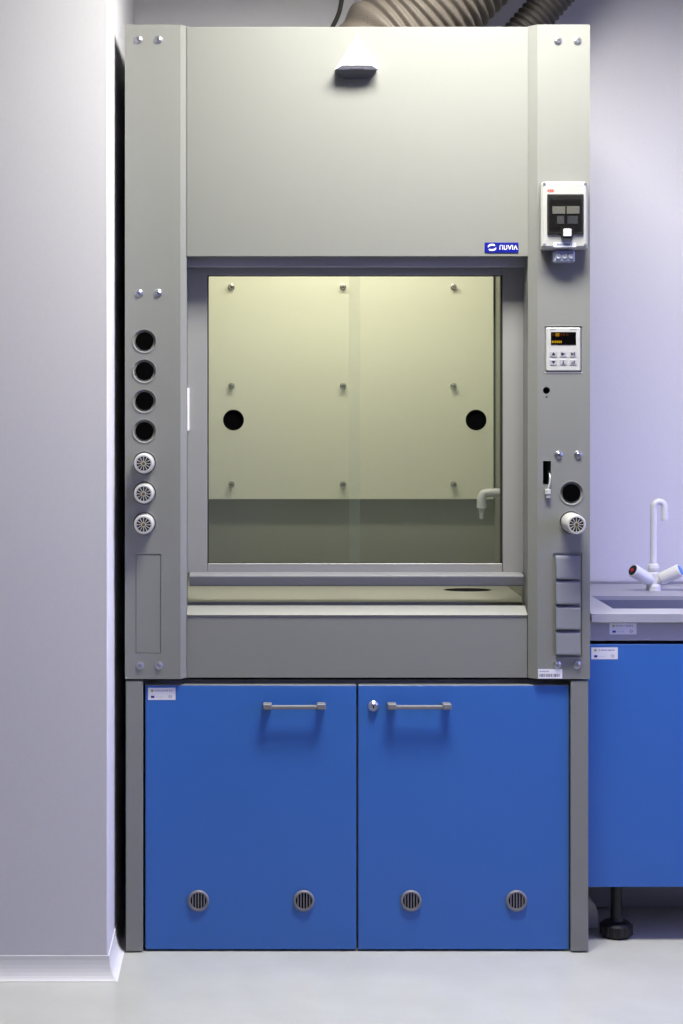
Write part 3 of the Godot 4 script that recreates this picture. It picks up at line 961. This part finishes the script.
# ------------------------------------------------------------------ things mounted on the hood, stickers
func build_small_things() -> void:
	# pyramid shaped lamp on the upper panel
	var zp := -0.018
	var zq := 0.024
	var py := thing("wall_lamp", "white pyramid shaped lamp on the upper hood panel", "lamp", wp(357, 70, zp))
	var A := wp(356.8, 35, zp)
	var M1 := wp(342.5, 65, zq)
	var M2 := wp(371.5, 65, zq)
	var B1 := wp(335, 69.5, zq - 0.006)
	var B2 := wp(378.5, 69.5, zq - 0.006)
	var W1 := Vector3(B1.x + 0.002, B1.y + 0.004, zp)
	var W2 := Vector3(B2.x - 0.002, B2.y + 0.004, zp)
	var K1 := wp(345, 79.5, zp)
	var K2 := wp(366, 79, zp)
	var c := (A + M1 + M2 + W1 + W2) / 5.0
	var st := tool()
	tri(st, A, M1, M2, c)
	tri(st, A, M1, B1, c)
	tri(st, A, M2, B2, c)
	tri(st, A, B1, W1, c)
	tri(st, A, B2, W2, c)
	part(py, "shade", done(st), mats.lamp_white)
	st = tool()
	quad(st, M1, M2, B2, B1, c)
	part(py, "front_band", done(st), mats.lamp_band)
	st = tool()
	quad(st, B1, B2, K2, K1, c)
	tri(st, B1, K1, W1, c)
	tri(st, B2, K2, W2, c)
	part(py, "shadowed_underside", done(st), mats.lamp_shadow_and_mark, Vector3.ZERO, "underside painted dark as if in shadow")  # underside shaped and painted dark to stand for the shadow below
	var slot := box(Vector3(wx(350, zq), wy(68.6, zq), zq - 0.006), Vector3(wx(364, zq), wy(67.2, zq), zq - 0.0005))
	part(py, "marking", slot, mats.lamp_shadow_and_mark)

	# circuit breaker box
	var zb := 0.042
	var bb := thing("breaker_box", "white circuit breaker box with smoked window on the right column", "breaker box", wp(565, 250, 0))
	var body := tool()
	add_box(body, Vector3(wx(543.0, zb), wy(249, zb), 0.0), Vector3(wx(588.8, zb), wy(181, zb), zb - 0.012), 0.004)
	add_box(body, Vector3(wx(541.5, zb), wy(248.2, zb), zb - 0.014), Vector3(wx(588.0, zb), wy(181.8, zb), zb), 0.006)
	part(bb, "body", done(body), mats.box_white)
	for s in [[544.4, 183.8], [585.4, 183.8], [544.4, 245], [585.4, 245]]:
		part(bb, "screw", lathe([Vector2(0.0042, -0.001), Vector2(0.0042, 0.0006), Vector2(0.003, 0.001), Vector2(0, 0.0006)], Vector3.BACK, 16), mats.print_grey, wp(s[0], s[1], zb))
	var win := part(bb, "window_frame", pbox(547.4, 194.0, 583.8, 234.5, zb + 0.004, 0.006, 0.0015), mats.dark_plastic, Vector3.ZERO, "dark smoked window")
	for k in 2:
		var x0 := 552.2 + k * 14.2
		part(win, "breaker", pbox(x0, 199, x0 + 13.4, 228, zb + 0.0052, 0.002, 0.0004), mats.dark_plastic)
		part(win, "breaker_face", pbox(x0 + 0.3, 206.3, x0 + 13.1, 213.8, zb + 0.0066, 0.002, 0.0004), mats.breaker_grey)
		part(win, "toggle", pbox(x0 + (5.0 if k == 0 else 1.0), 216, x0 + (12.0 if k == 0 else 11.5), 224, zb + 0.0066, 0.002, 0.0004), mats.vent_grey if k == 0 else mats.print_grey)
	part(win, "cover", pbox(549.0, 195.5, 582.2, 232.5, zb + 0.0105, 0.002, 0.0006), mats.smoked)
	var tab := part(bb, "latch", pbox(561.5, 228.0, 573.0, 238.0, zb + 0.010, 0.011, 0.001), mats.dark_plastic)
	part(tab, "latch_button", pbox(563.8, 229.0, 571.4, 236.2, zb + 0.015, 0.006, 0.0012), mats.print_white, Vector3.ZERO, "white square button")
	var plate := card(wx(576, zb) - wx(553.5, zb), wy(242, zb) - wy(247, zb))
	part(bb, "name_plate", plate, name_plate_material(), wp(564.7, 244.6, zb))
	var brand := text_mesh("ABB", 0.0088, true)
	part(bb, "lettering", brand, mats.print_red, wp(550.6, 190.6, zb + 0.0004))
	part(bb, "cable_gland", pbox(553.5, 250, 575.2, 262.5, 0.030, 0.029, 0.004), mats.gland, Vector3.ZERO, "translucent blue-grey cable gland")
	st = tool()
	for k in 3:
		add_lathe(st, [Vector2(0.007, 0), Vector2(0.007, 0.003), Vector2(0.004, 0.0032), Vector2(0, 0.001)], wp(558.0 + k * 6.4, 256.5, 0.0295), Vector3.BACK, 16)
	part(bb, "gland_ring", done(st), mats.gland)

	# blue sign with white lettering
	var zsg := -0.018
	var sg := thing("blue_sign", "small blue sign with white emblem and lettering on panel", "sign", wp(502, 253, zsg))
	part(sg, "plate", pbox(484.6, 242.4, 518.6, 252.8, zsg + 0.002, 0.002, 0.0008), mats.sign_blue)
	# five letters of even height: n u v i and an A without its bar
	var glyphs := [
		[[Vector2(0, 0), Vector2(0, 0.72), Vector2(0.14, 1.0), Vector2(0.52, 1.0), Vector2(0.66, 0.80), Vector2(0.66, 0)]],
		[[Vector2(0, 1), Vector2(0, 0.24), Vector2(0.14, 0.03), Vector2(0.52, 0.03), Vector2(0.66, 0.24), Vector2(0.66, 1)]],
		[[Vector2(0, 1), Vector2(0.36, 0.03), Vector2(0.72, 1)]],
		[[Vector2(0, 0), Vector2(0, 1)]],
		[[Vector2(0, 0), Vector2(0.36, 0.97), Vector2(0.72, 0)]]]
	var starts := [0.0, 1.0, 1.98, 3.02, 3.36]
	var unit := 0.0109
	var foot := wp(499.9, 249.5, zsg + 0.0026)
	for i in glyphs.size():
		st = tool()
		for line in glyphs[i]:
			for k in line.size() - 1:
				var a: Vector2 = line[k]
				var b: Vector2 = line[k + 1]
				var dir := (b - a).normalized()
				var nrm := Vector2(-dir.y, dir.x) * 0.085
				a -= dir * 0.06
				b += dir * 0.06
				var q := []
				for v in [a + nrm, b + nrm, b - nrm, a - nrm]:
					q.append(foot + Vector3(v.x + starts[i], v.y, 0) * unit)
				quad(st, q[0], q[1], q[2], q[3], foot - Vector3(0, 0, 1))
		part(sg, "letter", done(st), mats.print_white)
	st = tool()
	var m := wp(492.0, 247.4, zsg + 0.0028)
	for s in [1.0, -1.0]:          # two swooshes round a ring
		var n := 14
		for k in n:
			var t0 := lerpf(0.05, 2.75, float(k) / n)
			var t1 := lerpf(0.05, 2.75, float(k + 1) / n)
			var w0 := 0.0028 * sin(PI * pow(float(k) / n, 0.7))
			var w1 := 0.0028 * sin(PI * pow(float(k + 1) / n, 0.7))
			var f := func(t: float, w: float) -> Vector3:
				var r := 0.0076 + w
				return m + s * Vector3(cos(t + 0.55) * r * 1.3, sin(t + 0.55) * r * 0.9, 0)
			quad(st, f.call(t0, -w0), f.call(t0, w0), f.call(t1, w1), f.call(t1, -w1), m - Vector3(0, 0, 1))
	part(sg, "emblem", done(st), mats.print_white)

	# loose connector hanging out of the slot
	var plugt := thing("cable_plug", "small white cable plug hanging out of the black slot", "cable plug", wp(547, 498, 0))
	part(plugt, "cable", tube(smooth_path([wp(548.5, 472, -0.028), wp(550, 476, 0.002), wp(549.6, 483, 0.006), wp(548.0, 490, 0.006)], 16), [0.0022], 10), mats.white_plastic)
	part(plugt, "connector", pbox(545.4, 489.5, 550.8, 494.5, 0.011, 0.010, 0.0012), mats.white_plastic)
	part(plugt, "connector_tip", pbox(546.2, 494.4, 550.4, 498, 0.009, 0.006, 0.0008), mats.white_plastic)

	# stickers
	var zd := -0.012
	var s1 := card(wx(175.5, zd) - wx(148, zd), wy(687.6, zd) - wy(699.8, zd))
	solo("inventory_sticker", s1, sticker_material("sticker_a", 1), "white printed sticker in the corner of the hood's blue door", "sticker", wp(161.8, 693.8, zd))
	var zf := zfloor(614, 0.868)
	var za := zf - 0.018
	var s2 := card(wx(636.5, za) - wx(609.5, za), wy(623, za) - wy(634.2, za))
	solo("inventory_sticker", s2, sticker_material("sticker_b", 2), "white printed sticker on the grey apron under the bench top", "sticker", wp(623, 628.8, za))
	var zc := zf - 0.016
	var s3 := card(wx(617.8, zc) - wx(591.3, zc), wy(647.3, zc) - wy(659.2, zc))
	solo("inventory_sticker", s3, sticker_material("sticker_c", 3), "white printed sticker on the blue sink cabinet front", "sticker", wp(604.5, 653.3, zc))
	var s4 := card(wx(562.3, 0) - wx(538.2, 0), wy(669.0, 0) - wy(678.4, 0))
	solo("identification_label", s4, id_label_material(), "small white label with dark code line on right column foot", "label", wp(550.2, 673.8, 0))
